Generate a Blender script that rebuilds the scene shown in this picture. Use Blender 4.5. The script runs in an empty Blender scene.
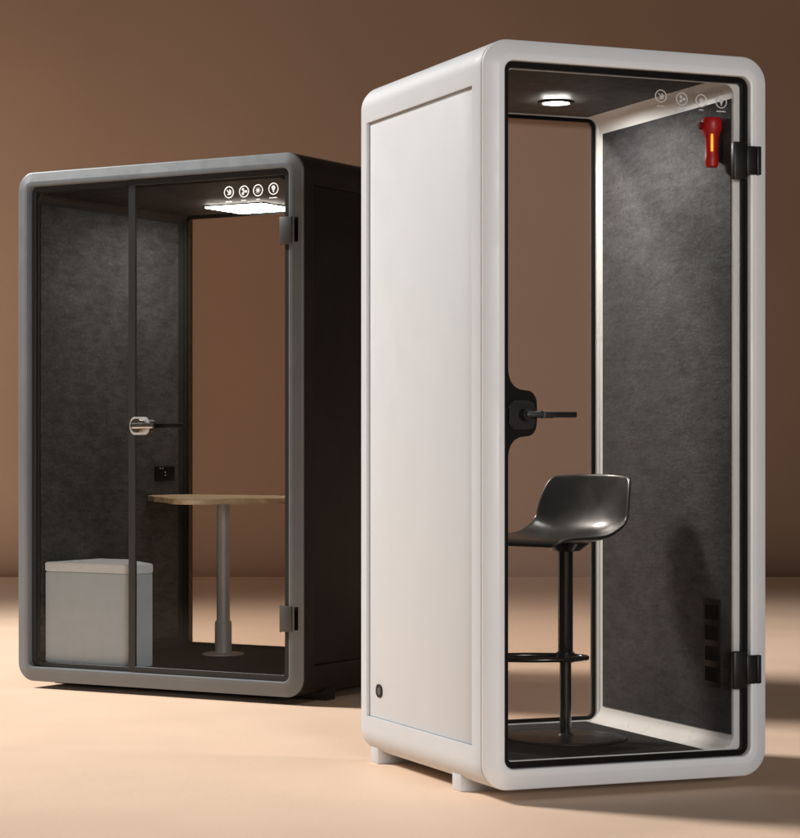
import bpy, bmesh, math, random
from mathutils import Vector, Matrix
random.seed(7)
C = bpy.context.scene
COL = C.collection
PI = math.pi
LIFT = .03                                   # booths stand on 3 cm feet

# ------------------------------------------------------------------ materials
def mat(name, color, rough=.5, metal=0., spec=.5, coat=0.):
    m = bpy.data.materials.new(name); m.use_nodes = True
    b = m.node_tree.nodes['Principled BSDF']
    b.inputs['Base Color'].default_value = (*color, 1)
    b.inputs['Roughness'].default_value = rough
    b.inputs['Metallic'].default_value = metal
    b.inputs['Specular IOR Level'].default_value = spec
    b.inputs['Coat Weight'].default_value = coat
    return m
def nodes(m): return m.node_tree.nodes, m.node_tree.links, m.node_tree.nodes['Principled BSDF']
def coords(m, scale=(1, 1, 1)):
    N, L, b = nodes(m)
    t = N.new('ShaderNodeTexCoord'); mp = N.new('ShaderNodeMapping'); mp.inputs['Scale'].default_value = scale
    L.new(t.outputs['Object'], mp.inputs[0]); return mp.outputs[0]
def noise(m, vec, scale, detail=6, rough=.6):
    N, L, b = nodes(m)
    n = N.new('ShaderNodeTexNoise'); n.inputs['Scale'].default_value = scale
    n.inputs['Detail'].default_value = detail; n.inputs['Roughness'].default_value = rough
    L.new(vec, n.inputs['Vector']); return n.outputs['Fac']
def ramp(m, fac, stops):
    N, L, b = nodes(m)
    r = N.new('ShaderNodeValToRGB'); e = r.color_ramp.elements
    for i, (p, c) in enumerate(stops):
        if i < 2: e[i].position = p; e[i].color = (*c, 1)
        else: x = e.new(p); x.color = (*c, 1)
    L.new(fac, r.inputs[0]); return r.outputs[0]
def mixc(m, fac, a, b_, mode='MIX'):
    N, L, b = nodes(m)
    x = N.new('ShaderNodeMix'); x.data_type = 'RGBA'; x.blend_type = mode
    if isinstance(fac, float): x.inputs[0].default_value = fac
    else: L.new(fac, x.inputs[0])
    L.new(a, x.inputs[6]); L.new(b_, x.inputs[7]); return x.outputs[2]
def bump(m, h, strength=.2, dist=.002):
    N, L, b = nodes(m)
    x = N.new('ShaderNodeBump'); x.inputs['Strength'].default_value = strength; x.inputs['Distance'].default_value = dist
    L.new(h, x.inputs['Height']); L.new(x.outputs[0], b.inputs['Normal'])
def speckled(name, color, rough, metal=0., var=.06, scale=9., bscale=420., bst=.05, rvar=.06, **k):
    """Paint or plastic: faint tone drift, faint gloss drift and an orange-peel bump."""
    m = mat(name, color, rough, metal, **k); N, L, b = nodes(m); v = coords(m)
    n = noise(m, v, scale, 5)
    lo = tuple(c * (1 - var) for c in color); hi = tuple(min(1, c * (1 + var)) for c in color)
    L.new(ramp(m, n, [(.3, lo), (.7, hi)]), b.inputs['Base Color'])
    r = noise(m, v, scale * 2.3, 4)
    L.new(ramp(m, r, [(.3, (rough - rvar,) * 3), (.7, (rough + rvar,) * 3)]), b.inputs['Roughness'])
    bump(m, noise(m, v, bscale, 2), bst, .0006); return m
def felt(name, lo, hi, tint):
    """Dark cement-look acoustic board: clouds, trowel streaks, grain, pits and pale flecks."""
    m = mat(name, hi, .62, spec=.45); N, L, b = nodes(m)
    v = coords(m); vs = coords(m, (1, .5, 1.5))
    cloud = noise(m, v, 3.2, 8, .65); streak = noise(m, vs, 22, 9, .78); fine = noise(m, v, 120, 4, .8)
    c1 = ramp(m, cloud, [(.32, lo), (.68, hi)])
    c2 = ramp(m, streak, [(.34, (.5,) * 3), (.48, (.95,) * 3), (.66, (1.45,) * 3)])
    c3 = ramp(m, fine, [(.32, (.52,) * 3), (.68, (1.5,) * 3)])
    pit = noise(m, vs, 48, 9, .85)
    c4 = ramp(m, pit, [(.36, (.42,) * 3), (.50, (1.,) * 3)])
    fleck = ramp(m, noise(m, v, 70, 3, .6), [(.62, (1.,) * 3), (.70, (1.9,) * 3)])
    out = mixc(m, 1., mixc(m, 1., mixc(m, 1., mixc(m, 1., c1, c2, 'MULTIPLY'), c3, 'MULTIPLY'), c4, 'MULTIPLY'), fleck, 'MULTIPLY')
    L.new(out, b.inputs['Base Color'])
    L.new(ramp(m, streak, [(.3, (.74,) * 3), (.7, (.5,) * 3)]), b.inputs['Roughness'])
    h = mixc(m, .4, mixc(m, .35, streak, fine), pit); bump(m, h, .8, .005); return m
def glass(name, tint, gloss_rough=.0, ior=1.16, veil=0.):
    m = bpy.data.materials.new(name); m.use_nodes = True; N = m.node_tree.nodes; L = m.node_tree.links
    N.remove(N['Principled BSDF']); o = N['Material Output']
    t = N.new('ShaderNodeBsdfTransparent'); t.inputs[0].default_value = (*tint, 1)
    g = N.new('ShaderNodeBsdfGlossy'); g.inputs['Roughness'].default_value = gloss_rough; g.inputs[0].default_value = (.9, .9, .9, 1)
    f = N.new('ShaderNodeFresnel'); f.inputs[0].default_value = ior
    x = N.new('ShaderNodeMixShader'); L.new(f.outputs[0], x.inputs[0]); L.new(t.outputs[0], x.inputs[1]); L.new(g.outputs[0], x.inputs[2])
    out = x.outputs[0]
    if veil:                                  # a thin milky tint in the sheet itself
        tr = N.new('ShaderNodeBsdfTranslucent'); tr.inputs[0].default_value = (.78, .58, .48, 1)
        y = N.new('ShaderNodeMixShader'); y.inputs[0].default_value = veil
        L.new(out, y.inputs[1]); L.new(tr.outputs[0], y.inputs[2]); out = y.outputs[0]
    L.new(out, o.inputs[0]); return m
def emit(name, color, s, base=(.8, .8, .8)):
    m = mat(name, base, .4); N, L, b = nodes(m)
    b.inputs['Emission Color'].default_value = (*color, 1); b.inputs['Emission Strength'].default_value = s; return m

M = {}
M['white'] = speckled('white_paint', (.598, .614, .627), .55, spec=.3, var=.015, scale=3.5, bst=.05)
M['white_frame'] = speckled('white_satin_frame', (.71, .715, .715), .4, var=.02, scale=3, bst=.04)
M['white_liner'] = speckled('white_liner', (.76, .755, .74), .3, var=.025, scale=4)
M['grey_metal'] = speckled('grey_metallic_paint', (.160, .173, .182), .42, .15, var=.05, scale=6, bst=.05)
M['dark_shell'] = speckled('dark_shell_paint', (.018, .014, .012), .5, var=.15, scale=4, bst=.04, spec=.35)
M['dark_liner'] = speckled('dark_liner', (.022, .020, .018), .55, var=.12, scale=5, bst=.0, spec=.3)
M['black'] = speckled('black_gloss_print', (.006, .005, .0045), .4, var=.1, bst=.0, rvar=.02, spec=.12)
M['black_matt'] = speckled('black_matt_metal', (.0085, .0075, .007), .40, .0, spec=.35, var=.1, bst=.05)
M['charcoal'] = speckled('charcoal_print', (.030, .029, .028), .4, var=.06, bst=.0, rvar=.02, spec=.3)
M['hole'] = speckled('dark_hole', (.003, .0025, .0025), .9, var=.1, spec=.05)
M['felt_b'] = felt('charcoal_cement_board', (.019, .0198, .0215), (.045, .0466, .0503), 1)
M['felt_a'] = felt('brown_black_cement_board', (.029, .0287, .0278), (.057, .0564, .0542), 1)
M['ceiling'] = speckled('dark_ceiling', (.022, .018, .016), .6, var=.1, bst=.1)
M['glass'] = glass('clear_glass', (.93, .925, .915))
M['glass_tint'] = glass('rear_glass', (.925, .895, .875), ior=1.01, veil=.07)
M['chrome'] = speckled('brushed_chrome', (.62, .61, .59), .2, 1., var=.04, scale=30)
M['steel'] = speckled('satin_steel', (.62, .61, .595), .5, .2, var=.05, scale=14)
M['light_grey'] = speckled('light_grey_plate', (.55, .55, .54), .4, .2, var=.04)
M['hinge_grey'] = speckled('grey_hinge', (.075, .078, .075), .45, .3, var=.06)
M['stool'] = speckled('gunmetal_gloss', (.05, .049, .047), .35, .55, var=.08, scale=6, bst=.05, coat=.25)
M['stool_tube'] = speckled('black_lacquer_tube', (.016, .017, .016), .2, .3, var=.08, coat=.2, bst=.0, rvar=.02)
M['stool_base'] = speckled('black_powder_coat', (.021, .021, .0215), .42, 0., var=.1, bst=.0, spec=.4)
M['red'] = speckled('red_plastic', (.42, .006, .005), .42, var=.12, scale=25)
M['red_dark'] = speckled('dark_red_rubber', (.16, .006, .005), .8, var=.1, spec=.1)
M['bench_base'] = speckled('grey_laminate', (.57, .635, .68), .5, var=.04, scale=12, bst=.0, spec=.3)
M['bench_top'] = speckled('pale_cushion_fabric', (.82, .86, .88), .75, var=.05, scale=40, bscale=900, bst=.12)
M['led'] = emit('led_panel', (1., .95, .88), 32.)
M['led_disc'] = emit('led_disc', (1., .96, .92), 540.)
M['icon'] = emit('glowing_icon', (1, .97, .93), .6)  # white icon marks given a weak emission of their own
M['icon_dim'] = emit('faint_icon', (1, .95, .88), .07, (.42, .40, .38))
M['strip'] = emit('amber_strip', (1, .36, .02), 1.3, (.9, .4, .02))
# carpet
m = mat('carpet', (.022, .021, .021), .95, spec=.2); v = coords(m); N, L, b = nodes(m)
L.new(ramp(m, noise(m, v, 350, 3, .8), [(.3, (.018, .017, .017)), (.7, (.050, .048, .048))]), b.inputs['Base Color']); bump(m, noise(m, v, 500, 3), .7, .004); M['carpet'] = m
# wood edge top
m = mat('pale_oak', (.55, .36, .2), .42); v = coords(m, (1.2, 14, 14)); N, L, b = nodes(m)
g = noise(m, v, 5, 7, .65); L.new(ramp(m, g, [(.3, (.56, .39, .23)), (.55, (.67, .50, .32)), (.75, (.73, .57, .39))]), b.inputs['Base Color']); bump(m, g, .08, .001); M['oak'] = m
# studio floor and backdrop
m = mat('studio_floor', (.66, .455, .33), .55, spec=.25); v = coords(m); N, L, b = nodes(m)
c = ramp(m, noise(m, v, .7, 5, .55), [(.3, (.765, .555, .405)), (.7, (.81, .595, .438))])
c2 = ramp(m, noise(m, v, 60, 4, .7), [(.25, (.95,) * 3), (.75, (1.04,) * 3)])
L.new(mixc(m, 1., c, c2, 'MULTIPLY'), b.inputs['Base Color'])
L.new(ramp(m, noise(m, v, 2.2, 5), [(.3, (.48,) * 3), (.7, (.64,) * 3)]), b.inputs['Roughness']); bump(m, noise(m, v, 130, 4), .06, .002); M['floor'] = m
m = mat('brown_backdrop', (.34, .20, .125), .85, spec=.15); v = coords(m); N, L, b = nodes(m)
L.new(ramp(m, noise(m, v, .5, 5, .5), [(.3, (.252, .152, .097)), (.7, (.280, .169, .108))]), b.inputs['Base Color']); bump(m, noise(m, v, 60, 4), .1, .003); M['backdrop'] = m

# ------------------------------------------------------------------ mesh helpers
def link(name, bm, material, parent=None, smooth=35, lift=LIFT):
    bm.normal_update()
    me = bpy.data.meshes.new(name)
    if lift: bmesh.ops.translate(bm, verts=bm.verts, vec=(0, 0, lift))
    bm.to_mesh(me); bm.free()
    me.materials.append(material)
    for p in me.polygons: p.use_smooth = True
    me.set_sharp_from_angle(angle=math.radians(smooth))
    o = bpy.data.objects.new(name, me); COL.objects.link(o)
    if parent: o.parent = parent
    return o
def box(bm, x0, x1, y0, y1, z0, z1, bev=0., seg=2):
    vs = [bm.verts.new((x, y, z)) for x in (x0, x1) for y in (y0, y1) for z in (z0, z1)]
    fs = [(0, 1, 3, 2), (4, 6, 7, 5), (0, 4, 5, 1), (2, 3, 7, 6), (0, 2, 6, 4), (1, 5, 7, 3)]
    F = [bm.faces.new([vs[i] for i in f]) for f in fs]
    if bev:
        es = list({e for f in F for e in f.edges})
        bmesh.ops.bevel(bm, geom=es, offset=bev, segments=seg, affect='EDGES', profile=.5)
    return bm
def BX(*a, **k): return box(bmesh.new(), *a, **k)
def rrect(x0, x1, z0, z1, r, n=10):
    """Rounded rectangle in (x, z), counter-clockwise from the lower right corner."""
    pts = []; q = r if isinstance(r, (tuple, list)) else (r,) * 4
    for k, (sx, sz, a0) in enumerate(((x1, z0, -90), (x1, z1, 0), (x0, z1, 90), (x0, z0, 180))):
        rr = q[k]; cx = sx - rr if k < 2 else sx + rr; cz = sz + rr if k in (0, 3) else sz - rr
        for i in range(n + 1):
            a = math.radians(a0 + 90 * i / n); pts.append((cx + rr * math.cos(a), cz + rr * math.sin(a)))
    return pts
def sweep(bm, rect, R, stations, closed=False, rmin=.006, n=10):
    """Stations are (inset, y): rounded rectangles of the same point count joined one to the next."""
    x0, x1, z0, z1 = rect; loops = []
    for ins, y in stations:
        loops.append([bm.verts.new((x, y, z)) for x, z in rrect(x0 + ins, x1 - ins, z0 + ins, z1 - ins, tuple(max(rmin, q - ins) for q in (R if isinstance(R, (tuple, list)) else (R,) * 4)), n)])
    k = len(loops[0]); seq = list(zip(loops, loops[1:])) + ([(loops[-1], loops[0])] if closed else [])
    for a, b_ in seq:
        for i in range(k):
            j = (i + 1) % k; bm.faces.new((a[i], a[j], b_[j], b_[i]))
    return loops
def prism(bm, pts, y0, y1, bev=0.):
    """Outline in (x, z) extruded along y."""
    a = [bm.verts.new((x, y0, z)) for x, z in pts]; b_ = [bm.verts.new((x, y1, z)) for x, z in pts]
    k = len(pts); f0 = bm.faces.new(a); f1 = bm.faces.new(b_[::-1])
    for i in range(k): j = (i + 1) % k; bm.faces.new((a[j], a[i], b_[i], b_[j]))
    if bev: bmesh.ops.bevel(bm, geom=list(f0.edges) + list(f1.edges), offset=bev, segments=2, affect='EDGES')
    bmesh.ops.recalc_face_normals(bm, faces=bm.faces[:]); return bm
def slab(bm, pts, z0, z1, bev=0., seg=2):
    """Plan outline in (x, y) extruded along z."""
    a = [bm.verts.new((x, y, z0)) for x, y in pts]; b_ = [bm.verts.new((x, y, z1)) for x, y in pts]
    k = len(pts); f0 = bm.faces.new(a[::-1]); f1 = bm.faces.new(b_)
    for i in range(k): j = (i + 1) % k; bm.faces.new((a[i], a[j], b_[j], b_[i]))
    if bev: bmesh.ops.bevel(bm, geom=list(f0.edges) + list(f1.edges), offset=bev, segments=seg, affect='EDGES')
    bmesh.ops.recalc_face_normals(bm, faces=bm.faces[:]); return bm
def lathe(bm, prof, seg=40, mtx=None):
    """Profile of (r, z) turned about z, ends closed where r is 0."""
    vs0 = len(bm.verts); rings = []; new = []
    for r, z in prof:
        if r < 1e-6: ring = [bm.verts.new((0, 0, z))]
        else: ring = [bm.verts.new((r * math.cos(2 * PI * i / seg), r * math.sin(2 * PI * i / seg), z)) for i in range(seg)]
        rings.append(ring); new += ring
    for a, b_ in zip(rings, rings[1:]):
        for i in range(seg):
            j = (i + 1) % seg
            if len(a) == 1: bm.faces.new((a[0], b_[j], b_[i]))
            elif len(b_) == 1: bm.faces.new((a[i], a[j], b_[0]))
            else: bm.faces.new((a[i], a[j], b_[j], b_[i]))
    if mtx is not None: bmesh.ops.transform(bm, matrix=mtx, verts=new)
    bmesh.ops.recalc_face_normals(bm, faces=bm.faces[:]); return bm
def tube(bm, path, r, seg=14, closed=False):
    P = [Vector(p) for p in path]; n = len(P); rings = []; prev = None
    for i in range(n):
        t = (P[(i + 1) % n] - P[i - 1]) if closed else (P[min(i + 1, n - 1)] - P[max(i - 1, 0)])
        t.normalize(); up = prev if prev else (Vector((0, 0, 1)) if abs(t.z) < .9 else Vector((1, 0, 0)))
        a = (up - t * up.dot(t)).normalized(); b_ = t.cross(a); prev = a
        rings.append([bm.verts.new(P[i] + a * r * math.cos(2 * PI * k / seg) + b_ * r * math.sin(2 * PI * k / seg)) for k in range(seg)])
    for i in range(n if closed else n - 1):
        A, B = rings[i], rings[(i + 1) % n]
        for k in range(seg): bm.faces.new((A[k], A[(k + 1) % seg], B[(k + 1) % seg], B[k]))
    if not closed: bm.faces.new(rings[0][::-1]); bm.faces.new(rings[-1])
    bmesh.ops.recalc_face_normals(bm, faces=bm.faces[:]); return bm
def thing(name, label, cat, loc, rz=0, group=None):
    o = bpy.data.objects.new(name, None); COL.objects.link(o); o.empty_display_size = .2
    o.location = loc; o.rotation_euler = (0, 0, rz); o['label'] = label; o['category'] = cat
    if group: o['group'] = group
    return o
def struct(o): o['kind'] = 'structure'; return o

# ------------------------------------------------------------------ the booth
def icons(parent, xs, zs, r, y, mt, cap_z):
    for k, (x, z) in enumerate(zip(xs, zs)):
        bm = bmesh.new()
        circ = [(x + r * math.cos(2 * PI * i / 28), y, z + r * math.sin(2 * PI * i / 28)) for i in range(28)]
        tube(bm, circ, r * .085, 8, True)
        def dab(pts): prism(bm, [(x + px * r, z + pz * r) for px, pz in pts], y - .0012, y + .0004)
        if k == 0:      # open hand / arrow
            dab([(-.5, .45), (-.38, .5), (.1, -.1), (.1, .5), (.25, .5), (.28, -.45), (-.35, -.5), (-.3, -.3), (.0, -.28)])
            dab([(.38, .35), (.5, .3), (.45, -.35), (.36, -.35)])
        elif k == 1:    # three-blade fan
            for q in range(3):
                a = math.radians(90 + 120 * q + 30); ca, sa = math.cos(a), math.sin(a)
                dab([(ca * u - sa * w_, sa * u + ca * w_) for u, w_ in ((.06, -.07), (.35, -.22), (.62, -.2), (.68, .08), (.5, .24), (.12, .1))])
        elif k == 2:    # little sun
            dab([(.3 * math.cos(2 * PI * i / 14), .3 * math.sin(2 * PI * i / 14)) for i in range(14)])
            for q in range(8):
                a = 2 * PI * q / 8; ca, sa = math.cos(a), math.sin(a)
                dab([(ca * u - sa * w_, sa * u + ca * w_) for u, w_ in ((.40, -.05), (.58, -.03), (.58, .03), (.40, .05))])
        else:           # bulb
            dab([(.38 * math.cos(math.radians(a)), .22 + .38 * math.sin(math.radians(a))) for a in range(-50, 231, 20)] + [(-.14, -.34), (.14, -.34)])
            dab([(-.13, -.4), (.13, -.4), (.1, -.6), (-.1, -.6)])
        o = link('control_icon', bm, mt, parent)
        bm = bmesh.new()
        n = (5, 4, 3, 6)[k]; wd = r * (1.5, 1.1, .9, 1.75)[k]
        for q in range(n):
            h = r * (.16, .22, .13, .2, .15, .18)[(q + k) % 6]
            xa = x - wd / 2 + wd * q / n
            prism(bm, [(xa, cap_z[k]), (xa + wd / n * .78, cap_z[k]), (xa + wd / n * .78, cap_z[k] + h), (xa, cap_z[k] + h)], y - .001, y + .0004)
        link('icon_caption', bm, mt, parent)

def booth(root, W, D, mshell, mframe, mliner, mpanel, mborder, p):
    H0, H1 = .002, 2.30; R = .085
    rect = (0, W, H0, H1)
    zb, zt, d0, d1, rec = .132, 2.166, p['rec'][0], p['rec'][1], .010
    # front frame: chamfered ring, 3 cm of it proud of the shell
    bm = bmesh.new()
    rg = p['ridge']; sweep(bm, rect, R, [(.004, .014), (0, .010), (0, .004), (.002, .0005), (.0055, -.002), (.0435, .0005 - rg), (.0455, -rg), (.0610, -rg), (.0645, .0015 - rg), (.066, .005 - rg), (.066, .018), (.030, .018)], True, rmin=.032, n=14)
    link('front_frame', bm, mframe, root, 17)
    # dark gasket seen as a hairline between frame and shell
    bm = bmesh.new(); sweep(bm, rect, R, [(.003, .0105), (.003, .0205), (.02, .0205), (.02, .0142)], True, n=14); link('gasket', bm, M['hole'], root)
    # outer shell: rounded tube with two side recesses
    bm = bmesh.new()
    prof = []
    for x, z in rrect(0, W, H0, H1, R, 14): prof.append((x, z))
    arc = 15
    right = [(W, zb), (W, zt)]; left = [(0, zt), (0, zb)]
    prof = prof[:arc] + right + prof[arc:3 * arc] + left + prof[3 * arc:]
    st = [(.006, .0172), (.002, .018), (0, .022), (0, d0), (0, d1), (0, D - .016), (.0012, D - .009), (.0045, D - .003), (.010, D - .0005), (.016, D)]
    cx, cz = W / 2, (H0 + H1) / 2
    loops = []
    for ins, y in st:
        lp = []
        for x, z in prof:
            # shift towards the centre along each side, enough for these few millimetres
            sx = (x - cx) * (1 - 2 * ins / W) + cx; sz = (z - cz) * (1 - 2 * ins / (H1 - H0)) + cz
            lp.append(bm.verts.new((sx, y, sz)))
        loops.append(lp)
    k = len(prof); iR = arc; iL = 3 * arc + 2
    for s in range(len(loops) - 1):
        for i in range(k):
            j = (i + 1) % k
            if s == 3 and i in (iR, iL): continue
            bm.faces.new((loops[s][i], loops[s][j], loops[s + 1][j], loops[s + 1][i]))
    for i, sgn in ((iR, -1), (iL, 1)):           # recess walls, 5 mm deeper than the panel face
        q = [loops[3][i], loops[3][i + 1], loops[4][i + 1], loops[4][i]]
        inn = [bm.verts.new(v.co + Vector((sgn * (rec + .006), 0, 0))) for v in q]
        for a in range(4): b_ = (a + 1) % 4; bm.faces.new((q[a], q[b_], inn[b_], inn[a]))
        bm.faces.new(inn)
    # rear face, a ring that leaves the rear window open
    inner = [bm.verts.new((x, D, z)) for x, z in [(min(max(x, p.get('wall_l', p['wall'])), W - p['wall']), min(max(z, p['floor']), p['ceil'])) for x, z in prof]]
    for i in range(k):
        j = (i + 1) % k
        try: bm.faces.new((loops[-1][i], loops[-1][j], inner[j], inner[i]))
        except ValueError: pass
    bmesh.ops.remove_doubles(bm, verts=bm.verts, dist=1e-5)
    bmesh.ops.recalc_face_normals(bm, faces=bm.faces[:])
    link('outer_shell', bm, mshell, root, 32)
    for xa, xb in ((rec, rec + .004), (W - rec - .004, W - rec)):
        pn = link('side_panel', BX(xa, xb, d0 + .0015, d1 - .0015, zb + .0015, zt - .0015, bev=.0012), mshell, root)
        if xa == rec: first = pn
    # feet
    for fx in (.026, W - .326):
        for fy in p['feet']:
            bm = BX(fx, fx + .30, fy, fy + .068, -.03, .07, bev=.003)
            link('foot', bm, mshell, root)
    # inner liner tunnel with a front rim
    tI, fz, cz2, lr, rd = p['wall'], p['floor'], p['ceil'], .055, p['rear']
    lrect = (p.get('wall_l', tI), W - tI, fz, cz2)
    bm = bmesh.new()
    x0, x1, z0, z1 = lrect
    ro = [(x, z) for x, z in rrect(.045, W - .045, .045, H1 - .045, .05, 14)]
    ri = [(x, z) for x, z in rrect(x0, x1, z0, z1, lr, 14)]
    la = [bm.verts.new((x, .024, z)) for x, z in ro]; lb = [bm.verts.new((x, .024, z)) for x, z in rrect(x0 - .001, x1 + .001, .0885, min(2.214, z1 + .004), .036, 14)]
    lc = [bm.verts.new((x, .027, z)) for x, z in rrect(x0, x1, .0895, min(2.213, z1), .035, 14)]; lm = [bm.verts.new((x, .034, z)) for x, z in ri]; ld = [bm.verts.new((x, rd + .012, z)) for x, z in ri]
    for a, b_ in ((la, lb), (lb, lc), (lc, lm), (lm, ld)):
        n = len(a)
        for i in range(n): j = (i + 1) % n; bm.faces.new((a[i], a[j], b_[j], b_[i]))
    link('inner_liner', bm, mliner, root, 40)
    # acoustic wall boards, floor and ceiling sheets
    for xa, xb in ((x0, x0 + .004), (x1 - .004, x1)):
        link('wall_board', BX(xa, xb, max(.036, p['board'][0]), p['board'][1], zb, zt + p.get('bt', .004), bev=.0008), mpanel, root)
    link('carpet', BX(x0 + p['carpet'], x1 - p['carpet'], .036, rd - .02, fz - .002, fz + .005, bev=.001), M['carpet'], root)
    link('ceiling_panel', BX(x0 + .045, x1 - .045, .036, rd - .02, cz2 - .005, cz2 + .002, bev=.001), M['ceiling'], root)
    # rear window
    rf = bmesh.new(); sweep(rf, lrect, .04, [(-.01, rd - .016), (.007, rd - .016), (.008, rd - .015), (.008, rd + .03), (-.01, rd + .03)], True, n=14)
    win = link('rear_window', rf, mliner, root)
    bm = bmesh.new(); sweep(bm, lrect, .04, [(.0082, rd - .004), (.021, rd - .004), (.021, rd + .010), (.0082, rd + .010)], True, n=14); link('window_border', bm, p['rear_border'], win)
    bm = bmesh.new(); lo = sweep(bm, lrect, .04, [(.0085, rd), (.0085, rd + .006)], n=14); bm.faces.new(lo[0]); bm.faces.new(lo[1][::-1]); link('pane', bm, M['glass_tint'], win)

def pane(parent, rect, R, y0=.004, y1=.012):
    bm = bmesh.new(); lo = sweep(bm, rect, R, [(0, y0), (0, y1)], n=8)
    bm.faces.new(lo[0]); bm.faces.new(lo[1][::-1]); bmesh.ops.recalc_face_normals(bm, faces=bm.faces[:])
    return link('pane', bm, M['glass'], parent)

# ================================================================== white booth
WB, DB = .9966, 1.0273
Bloc, Byaw = (.2526, 7.0102, 0), .3903
white = thing('phone_booth', 'tall narrow white booth with a one-panel glass door and a black bar stool inside', 'booth', Bloc, Byaw, 'soundproof office booths')
booth(white, WB, DB, M['white'], M['white_frame'], M['white_liner'], M['felt_b'], M['black'],
      dict(ridge=.019, rec=(.082, .967), feet=(.226, .925), wall=.105, wall_l=.077, floor=.072, ceil=2.236, rear=.975, board=(.030, .925), carpet=.052, rear_border=M['black']))
# door: black printed border, pane, handle, hinges, icons
DR = (.0675, WB - .0675, .0695, 2.2325)
bm = bmesh.new(); sweep(bm, DR, .032, [(0, .001), (.0175, .001), (.018, .0015), (.018, .0145), (.0175, .015), (0, .015)], True, rmin=.014, n=10)
door = link('door', bm, M['black'], white)
pane(door, (DR[0] + .002, DR[1] - .002, DR[2] + .002, DR[3] - .002), .030)
def flare(x, zc):
    P = []
    prof = [(.0, .142), (.003, .115), (.010, .096), (.022, .082), (.040, .073), (.060, .071), (.075, .069), (.087, .061), (.094, .050), (.098, .036), (.099, .018)]
    for dx, dz in prof: P.append((x + dx, zc + dz))
    for dx, dz in prof[::-1]: P.append((x + dx, zc - dz))
    return P
link('lock_plate', prism(bmesh.new(), flare(.0845, 1.156), .0013, .0147, bev=.0005), M['black'], door)
hd = bmesh.new(); prism(hd, [(x, z) for x, z in rrect(.083, .174, 1.106, 1.196, .026, 8)], -.011, -.0003, bev=.0035)
link('handle_plate', hd, M['black_matt'], door)
lv = bmesh.new(); tube(lv, [(.132, -.008, 1.152), (.132, -.050, 1.152)], .018, 24)
box(lv, .120, .290, -.062, -.048, 1.143, 1.161, bev=.004); link('handle', lv, M['black_matt'], door)
cl = bmesh.new(); tube(cl, [(.172, -.0555, 1.152), (.180, -.0555, 1.152)], .0125, 20); link('handle_glint_ring', cl, M['hinge_grey'], door)  # added ring standing in for tiny glints at the lever base
il = bmesh.new(); tube(il, [(.132, .017, 1.152), (.132, .062, 1.152)], .018, 20); box(il, .120, .272, .060, .074, 1.143, 1.161, bev=.004); link('handle', il, M['black_matt'], door)
for z0, z1 in ((1.905, 2.025), (.283, .403)):
    hb = bmesh.new(); box(hb, .866, .9165, -.0245, -.0005, z0, z1, bev=.005); box(hb, .909, .944, -.032, -.0200, z0 + .016, z1 - .013, bev=.003)
    box(hb, .9455, .961, -.0335, -.0080, z0 + .016, z1 - .013, bev=.003)
    link('hinge', hb, M['black_matt'], door)
icons(door, [.615, .690, .760, .833], [2.157, 2.152, 2.151, 2.151], .0190, .0012, M['icon_dim'], [2.124, 2.121, 2.120, 2.119])
# ceiling downlight
dl = bmesh.new(); lathe(dl, [(.047, 0), (.060, 0), (.063, .004), (.063, .013), (.047, .013)], 40, Matrix.Translation((.575, .665, 2.2225)))
rim = link('ceiling_light', dl, M['black_matt'], white)
dd = bmesh.new(); lathe(dd, [(0, .0030), (.0455, .0030), (.0465, .0045), (.0465, .0075), (0, .0075)], 40, Matrix.Translation((.575, .665, 2.2225))); link('diffuser', dd, M['led_disc'], rim)
# vent on the right-hand inner wall and cable port in the outer panel
vt = bmesh.new()
xw = WB - .105 - .004
box(vt, xw - .0025, xw - .0002, .100, .205, .275, .560, bev=.0008)
grille = link('wall_vent', vt, M['black'], white)
for q in range(4):
    z = .292 + q * .067
    link('vent_slot', BX(xw - .0040, xw - .0022, .112, .193, z, z + .047, bev=.0005), M['hole'], grille)
cp = bmesh.new()
def ovalyz(hy, hz, x0, x1, yc, zc):
    pts = [(yc + hy * math.copysign(abs(math.cos(a)) ** .8, math.cos(a)), zc + hz * math.copysign(abs(math.sin(a)) ** .8, math.sin(a))) for a in [2 * PI * i / 28 for i in range(28)]]
    a = [cp.verts.new((x0, y, z)) for y, z in pts]; b_ = [cp.verts.new((x1, y, z)) for y, z in pts]
    cp.faces.new(a); cp.faces.new(b_[::-1])
    for i in range(28): j = (i + 1) % 28; cp.faces.new((a[i], a[j], b_[j], b_[i]))
    bmesh.ops.recalc_face_normals(cp, faces=cp.faces[:])
ovalyz(.028, .0225, .0075, .0108, .872, .226); port = link('cable_port', cp, M['black'], white)
cp = bmesh.new(); ovalyz(.0135, .013, .0062, .0080, .868, .226); link('port_cover', cp, M['hinge_grey'], port)

# red torch on the wall inside the white booth
def in_booth(loc, yaw, x, y, z): c, s = math.cos(yaw), math.sin(yaw); return (loc[0] + x * c - y * s, loc[1] + x * s + y * c, z + LIFT)
torch = thing('torch', 'red emergency torch with a glowing amber strip on the dark inner wall', 'torch', in_booth(Bloc, Byaw, .851, .093, 1.955), Byaw)
tb = bmesh.new(); lathe(tb, [(0, 0), (.020, 0), (.0235, .003), (.0255, .020), (.0265, .028), (.0245, .034), (.0245, .060), (.026, .092), (.030, .106), (.0375, .118), (.0385, .138), (.0375, .150), (.033, .158), (0, .160)], 40)
body = link('torch_body', tb, M['red'], torch, lift=0)
link('light_strip', BX(-.0165, -.0085, -.0275, -.0215, .048, .104, bev=.001), M['strip'], torch, lift=0)
br = bmesh.new(); box(br, .010, .0405, -.012, .022, .020, .150, bev=.004); link('wall_bracket', br, M['black_matt'], torch, lift=0)
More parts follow.
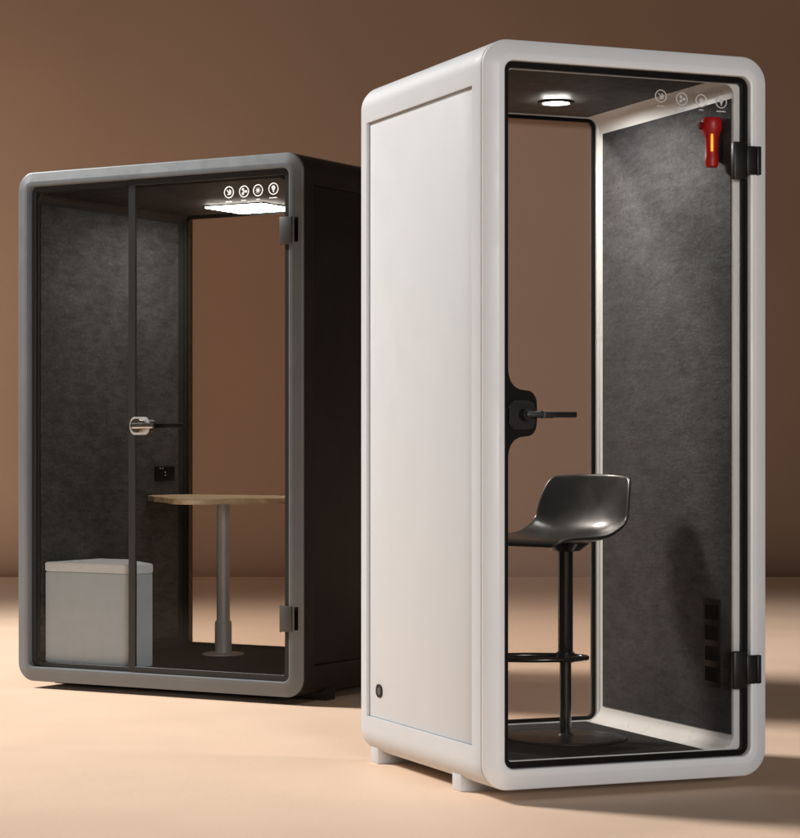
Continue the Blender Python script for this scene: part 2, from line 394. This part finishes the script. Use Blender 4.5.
kn = bmesh.new(); lathe(kn, [(0, 0), (.010, 0), (.0125, .003), (.0125, .012), (.010, .016), (0, .016)], 24, Matrix.Translation((-.033, .004, .132)) @ Matrix.Rotation(-PI / 2, 4, 'Y')); link('switch_knob', kn, M['red_dark'], torch, lift=0)

torch.scale = (.88, .88, 1)

# ================================================================== bar stool
spos = in_booth(Bloc, Byaw, .545, .532, .077)
stool = thing('bar_stool', 'black gunmetal bar stool with bucket seat and round base inside the white booth', 'stool', spos, 0)
bs = bmesh.new(); lathe(bs, [(0, 0), (.197, 0), (.200, .0025), (.200, .006), (.1975, .0085), (.190, .0092), (.06, .0105), (.028, .0125), (.0235, .020), (0, .022)], 72); link('base', bs, M['stool_base'], stool, lift=0)
ps = bmesh.new(); lathe(ps, [(0, .02), (.0195, .02), (.0195, .262), (0, .262)], 32); link('lower_post', ps, M['stool_tube'], stool, lift=0)
ps = bmesh.new(); lathe(ps, [(0, .256), (.0235, .256), (.025, .260), (.025, .625), (.032, .640), (0, .640)], 32); link('upper_post', ps, M['stool_tube'], stool, lift=0)
th = math.radians(44); F = Vector((-math.cos(th), -math.sin(th), 0)); S = Vector((math.sin(th), -math.cos(th), 0))   # forward, and the near side
fr = bmesh.new()
cfx, cfy = -.105, -.02
tube(fr, [(cfx + .175 * math.cos(2 * PI * i / 56), cfy + .092 * math.sin(2 * PI * i / 56), .274) for i in range(56)], .0085, 14, True)
tube(fr, [(.0, .0, .274), (.04, .03, .274), (cfx + .175 * math.cos(.35), cfy + .092 * math.sin(.35), .274)], .0075, 12)
lathe(fr, [(.026, .256), (.031, .258), (.031, .290), (.026, .292)], 28)
link('footrest', fr, M['stool_tube'], stool, lift=0)
# bucket shell: side profile (forward, up, half width, side rise, side wrap)
pr = [(.215, -.022, .165, .000, 0), (.205, -.006, .186, .002, 0), (.17, .000, .200, .006, 0), (.11, -.004, .207, .011, .00), (.04, -.009, .209, .018, .00), (-.03, -.012, .209, .026, .006),
      (-.085, -.008, .209, .040, .022), (-.125, .006, .209, .046, .026), (-.152, .034, .209, .040, .040), (-.168, .072, .207, .026, .052), (-.179, .112, .202, .018, .054), (-.187, .158, .195, .006, .050), (-.192, .196, .186, -.003, .040), (-.194, .214, .168, -.008, .03)]
bm = bmesh.new(); grid = []
nt = 17
for x, z, w_, rise, wrap in pr:
    row = []
    for q in range(nt):
        t = -1 + 2 * q / (nt - 1); a = abs(t)
        v_ = F * (x + wrap * a ** 2.4) + S * (w_ * t) + Vector((0, 0, z + rise * a ** 2.6))
        row.append(bm.verts.new(v_))
    grid.append(row)
for a in range(len(grid) - 1):
    for q in range(nt - 1): bm.faces.new((grid[a][q], grid[a][q + 1], grid[a + 1][q + 1], grid[a + 1][q]))
bmesh.ops.recalc_face_normals(bm, faces=bm.faces[:])
bmesh.ops.translate(bm, verts=bm.verts, vec=(-.022, 0, .672))
seat = link('seat_shell', bm, M['stool'], stool, 180, lift=0)
sm = seat.modifiers.new('thick', 'SOLIDIFY'); sm.thickness = .013; sm.offset = 0
sb = seat.modifiers.new('smooth', 'SUBSURF'); sb.levels = 2; sb.render_levels = 3
us = bmesh.new(); lathe(us, [(0, 0), (.05, 0), (.06, .008), (.085, .026), (0, .03)], 32, Matrix.Translation((0, 0, .630))); link('seat_mount', us, M['stool_tube'], stool, lift=0)

# ================================================================== grey booth
WA, DA = 1.5415, 1.21
Ayaw = -.5349
Aloc = (-.407 - WA * math.cos(Ayaw), 9.6639 - WA * math.sin(Ayaw), 0)
grey = thing('meeting_booth', 'wide grey-framed dark booth with a wooden table and a bench seat inside', 'booth', Aloc, Ayaw, 'soundproof office booths')
booth(grey, WA, DA, M['dark_shell'], M['grey_metal'], M['dark_liner'], M['felt_a'], M['charcoal'],
      dict(ridge=.012, rec=(.082, 1.15), feet=(.226, 1.10), wall=.100, floor=.078, ceil=2.205, rear=1.150, board=(.030, 1.085), carpet=.01, rear_border=M['dark_liner'], bt=-.01))
XD0, XD1 = .6255, WA - .0675
fixed_rect = (.0675, .6440, .0695, 2.2325)
bm = bmesh.new(); sweep(bm, fixed_rect, (.006, .006, .032, .032), [(0, .0165), (.0185, .0165), (.019, .017), (.019, .0295), (.0185, .030), (0, .030)], True, rmin=.006)
fw = link('fixed_window', bm, M['charcoal'], grey); pane(fw, (fixed_rect[0] + .002, fixed_rect[1] - .002, .0715, 2.2305), (.005, .005, .030, .030), .019, .027)
door_rect = (XD0, XD1, .0695, 2.2325)
bm = bmesh.new(); sweep(bm, door_rect, (.032, .032, .006, .006), [(0, .001), (.024, .001), (.025, .002), (.025, .014), (.024, .015), (0, .015)], True, rmin=.012)
box(bm, XD0 + .0235, XD0 + .035, .0015, .0145, .0935, 2.2085)
adoor = link('door', bm, M['charcoal'], grey); pane(adoor, (XD0 + .002, XD1 - .002, .0715, 2.2305), (.030, .030, .005, .005))
hp = bmesh.new(); prism(hp, rrect(.640, .742, 1.112, 1.190, .024, 8), -.010, -.0002, bev=.004); link('handle_plate', hp, M['light_grey'], adoor)
lv = bmesh.new(); tube(lv, [(.706, -.008, 1.152), (.706, -.052, 1.152)], .031, 28); link('handle_boss', lv, M['chrome'], adoor)
lv = bmesh.new(); box(lv, .690, .806, -.066, -.053, 1.139, 1.163, bev=.004); link('handle', lv, M['chrome'], adoor)
il = bmesh.new(); tube(il, [(.706, .016, 1.152), (.706, .060, 1.152)], .028, 24); box(il, .700, .875, .058, .072, 1.142, 1.162, bev=.004); link('handle', il, M['black_matt'], adoor)
for z0, z1 in ((1.912, 2.026), (.280, .388)):
    hb = bmesh.new(); box(hb, 1.429, 1.4385, -.012, .0005, z0 - .003, z1 + .003, bev=.003); box(hb, 1.4380, 1.4965, -.0205, .0005, z0, z1, bev=.002)
    hn = link('hinge', hb, M['hinge_grey'], adoor)
    link('hinge_slot', BX(1.5055, 1.5205, -.0125, -.0035, z0 + .008, z1 - .004, bev=.001), M['hole'], hn)
icons(adoor, [1.1635, 1.2415, 1.3135, 1.3925], [2.148, 2.147, 2.148, 2.150], .0235, -.0002, M['icon'], [2.106, 2.107, 2.108, 2.110])
# ceiling light panel
lp = bmesh.new()
zc = 2.1985
lx0, lx1, ly0, ly1 = .475, .800, .790, 1.090
box(lp, lx0 - .006, lx1 + .006, ly0 - .006, ly1 + .006, zc - .004, zc + .006, bev=.001)
al = link('ceiling_light', lp, M['dark_liner'], grey); link('diffuser', BX(lx0, lx1, ly0, ly1, zc - .010, zc - .0035, bev=.001), M['led'], al)
# socket plate on the left inner wall
sk = bmesh.new(); xs = .100 + .004
box(sk, xs - .0005, xs + .008, .890, 1.045, .895, .965, bev=.002); so = link('power_socket', sk, M['black'], grey)
dt = bmesh.new()
for y, z in ((.925, .957), (.945, .957), (.965, .938), (.967, .924)): box(dt, xs + .0078, xs + .0092, y - .004, y + .004, z - .0025, z + .0025)
link('socket_pin', dt, M['light_grey'], so)

# bench seat in the grey booth
bench = thing('bench', 'grey box bench with a pale cushion behind the fixed glass of the grey booth', 'bench', in_booth(Aloc, Ayaw, .112, .055, .083), Ayaw)
plan = [(0, 0), (.520, 0), (.520, .115), (.165, .40), (0, .40)]
link('bench_box', slab(bmesh.new(), [(x + .0015 if x < .1 else x - .0015, y + .0015 if y < .01 else y - .0015) for x, y in plan], 0, .412, bev=.003), M['bench_base'], bench, lift=0)
link('cushion', slab(bmesh.new(), plan, .4135, .455, bev=.004, seg=3), M['bench_top'], bench, lift=0)

# table in the grey booth
table = thing('table', 'pale oak table with wavy front edge on one steel column inside the grey booth', 'table', in_booth(Aloc, Ayaw, .580, .79, .083), Ayaw)
def wave(x):
    k = [(-.470, .05), (-.37, -.09), (-.20, -.25), (-.02, -.415), (.08, -.53), (.16, -.615), (.24, -.635), (.30, -.58), (.36, -.46), (.44, -.35), (.54, -.29), (.70, -.24), (.74, -.20)]
    for (xa, ya), (xb, yb) in zip(k, k[1:]):
        if xa <= x <= xb:
            t = (x - xa) / (xb - xa); t = t * t * (3 - 2 * t) * .4 + t * .6; return ya + (yb - ya) * t
    return k[-1][1]
front = [(-.470 + 1.21 * i / 60, wave(-.470 + 1.21 * i / 60)) for i in range(61)]
pl = front + [(.74, .30), (.70, .33), (-.44, .33), (-.470, .30)]
TT = .745
link('tabletop', slab(bmesh.new(), pl, TT - .024, TT, bev=.004, seg=3), M['oak'], table, 50, lift=0)
cb = bmesh.new(); lathe(cb, [(0, .008), (.040, .008), (.040, .15), (.0375, .153), (.0375, .160), (0, .160)], 36); link('column_sleeve', cb, M['steel'], table, lift=0)
cb = bmesh.new(); lathe(cb, [(0, .155), (.0315, .155), (.0315, TT - .034), (0, TT - .034)], 36); link('column', cb, M['steel'], table, lift=0)
cb = bmesh.new(); lathe(cb, [(0, 0), (.098, 0), (.100, .002), (.099, .006), (.094, .009), (0, .009)], 48); link('foot_plate', cb, M['steel'], table, lift=0)
link('mount_plate', BX(-.10, .10, -.07, .07, TT - .034, TT - .0245, bev=.002), M['steel'], table, lift=0)

# ================================================================== studio floor and backdrop
bm = bmesh.new()
YW = 20.4
vs = [bm.verts.new(p) for p in ((-30, -12, 0), (30, -12, 0), (30, YW - .8, 0), (-30, YW - .8, 0))]; bm.faces.new(vs)
struct(link('floor', bm, M['floor'], lift=0))
bm = bmesh.new()
prof = [(YW - .8 + .8 * math.sin(math.radians(a)), .8 - .8 * math.cos(math.radians(a))) for a in range(0, 91, 10)] + [(YW, 14)]
ra = [bm.verts.new((-30, y, z)) for y, z in prof]; rb = [bm.verts.new((30, y, z)) for y, z in prof]
for i in range(len(prof) - 1): bm.faces.new((ra[i], rb[i], rb[i + 1], ra[i + 1]))
struct(link('backdrop', bm, M['backdrop'], lift=0))

# ================================================================== light
def lamp(name, kind, loc, target, energy, color, **k):
    d = bpy.data.lights.new(name, kind); d.energy = energy; d.color = color
    for a, v_ in k.items(): setattr(d, a, v_)
    o = bpy.data.objects.new(name, d); COL.objects.link(o); o.location = loc
    o.rotation_euler = (Vector(target) - Vector(loc)).to_track_quat('-Z', 'Y').to_euler(); return o
lamp('key_lamp', 'SPOT', (-10, 13, 9.2), (-1.3, 10.5, .2), 11900, (1, .975, .95), spot_size=math.radians(59), spot_blend=.85, shadow_soft_size=1.4)
lamp('backdrop_lamp', 'SPOT', (-7, 15.2, .45), (-3.8, 20.4, .9), 1400, (1, .95, .90), spot_size=math.radians(125), spot_blend=1., shadow_soft_size=.4)
lamp('fill_lamp', 'AREA', (3.6, -5.6, 2.7), (.0, 8, 1.2), 830, (.97, .98, 1), shape='RECTANGLE', size=3, size_y=2)
w = bpy.data.worlds.new('World'); C.world = w; w.use_nodes = True
bg = w.node_tree.nodes['Background']; bg.inputs[0].default_value = (1, .80, .66, 1); bg.inputs[1].default_value = .045

# ================================================================== camera
cd = bpy.data.cameras.new('camera'); co = bpy.data.objects.new('camera', cd); COL.objects.link(co)
co.location = (0, 0, 1.0395 + LIFT); co.rotation_euler = (PI / 2, 0, 0)
cd.sensor_fit = 'VERTICAL'; cd.sensor_height = 24; cd.lens = 2303.15 / 838 * 24
cd.shift_y = (451.33 - 419) / 838
cd.clip_end = 200; cd.clip_start = .05
C.camera = co
vs_ = C.view_settings; vs_.view_transform = 'Standard'; vs_.look = 'None'; vs_.exposure = 0; vs_.gamma = 1
try: C.cycles.max_bounces = 10; C.cycles.transparent_max_bounces = 24; C.cycles.diffuse_bounces = 5
except Exception: pass
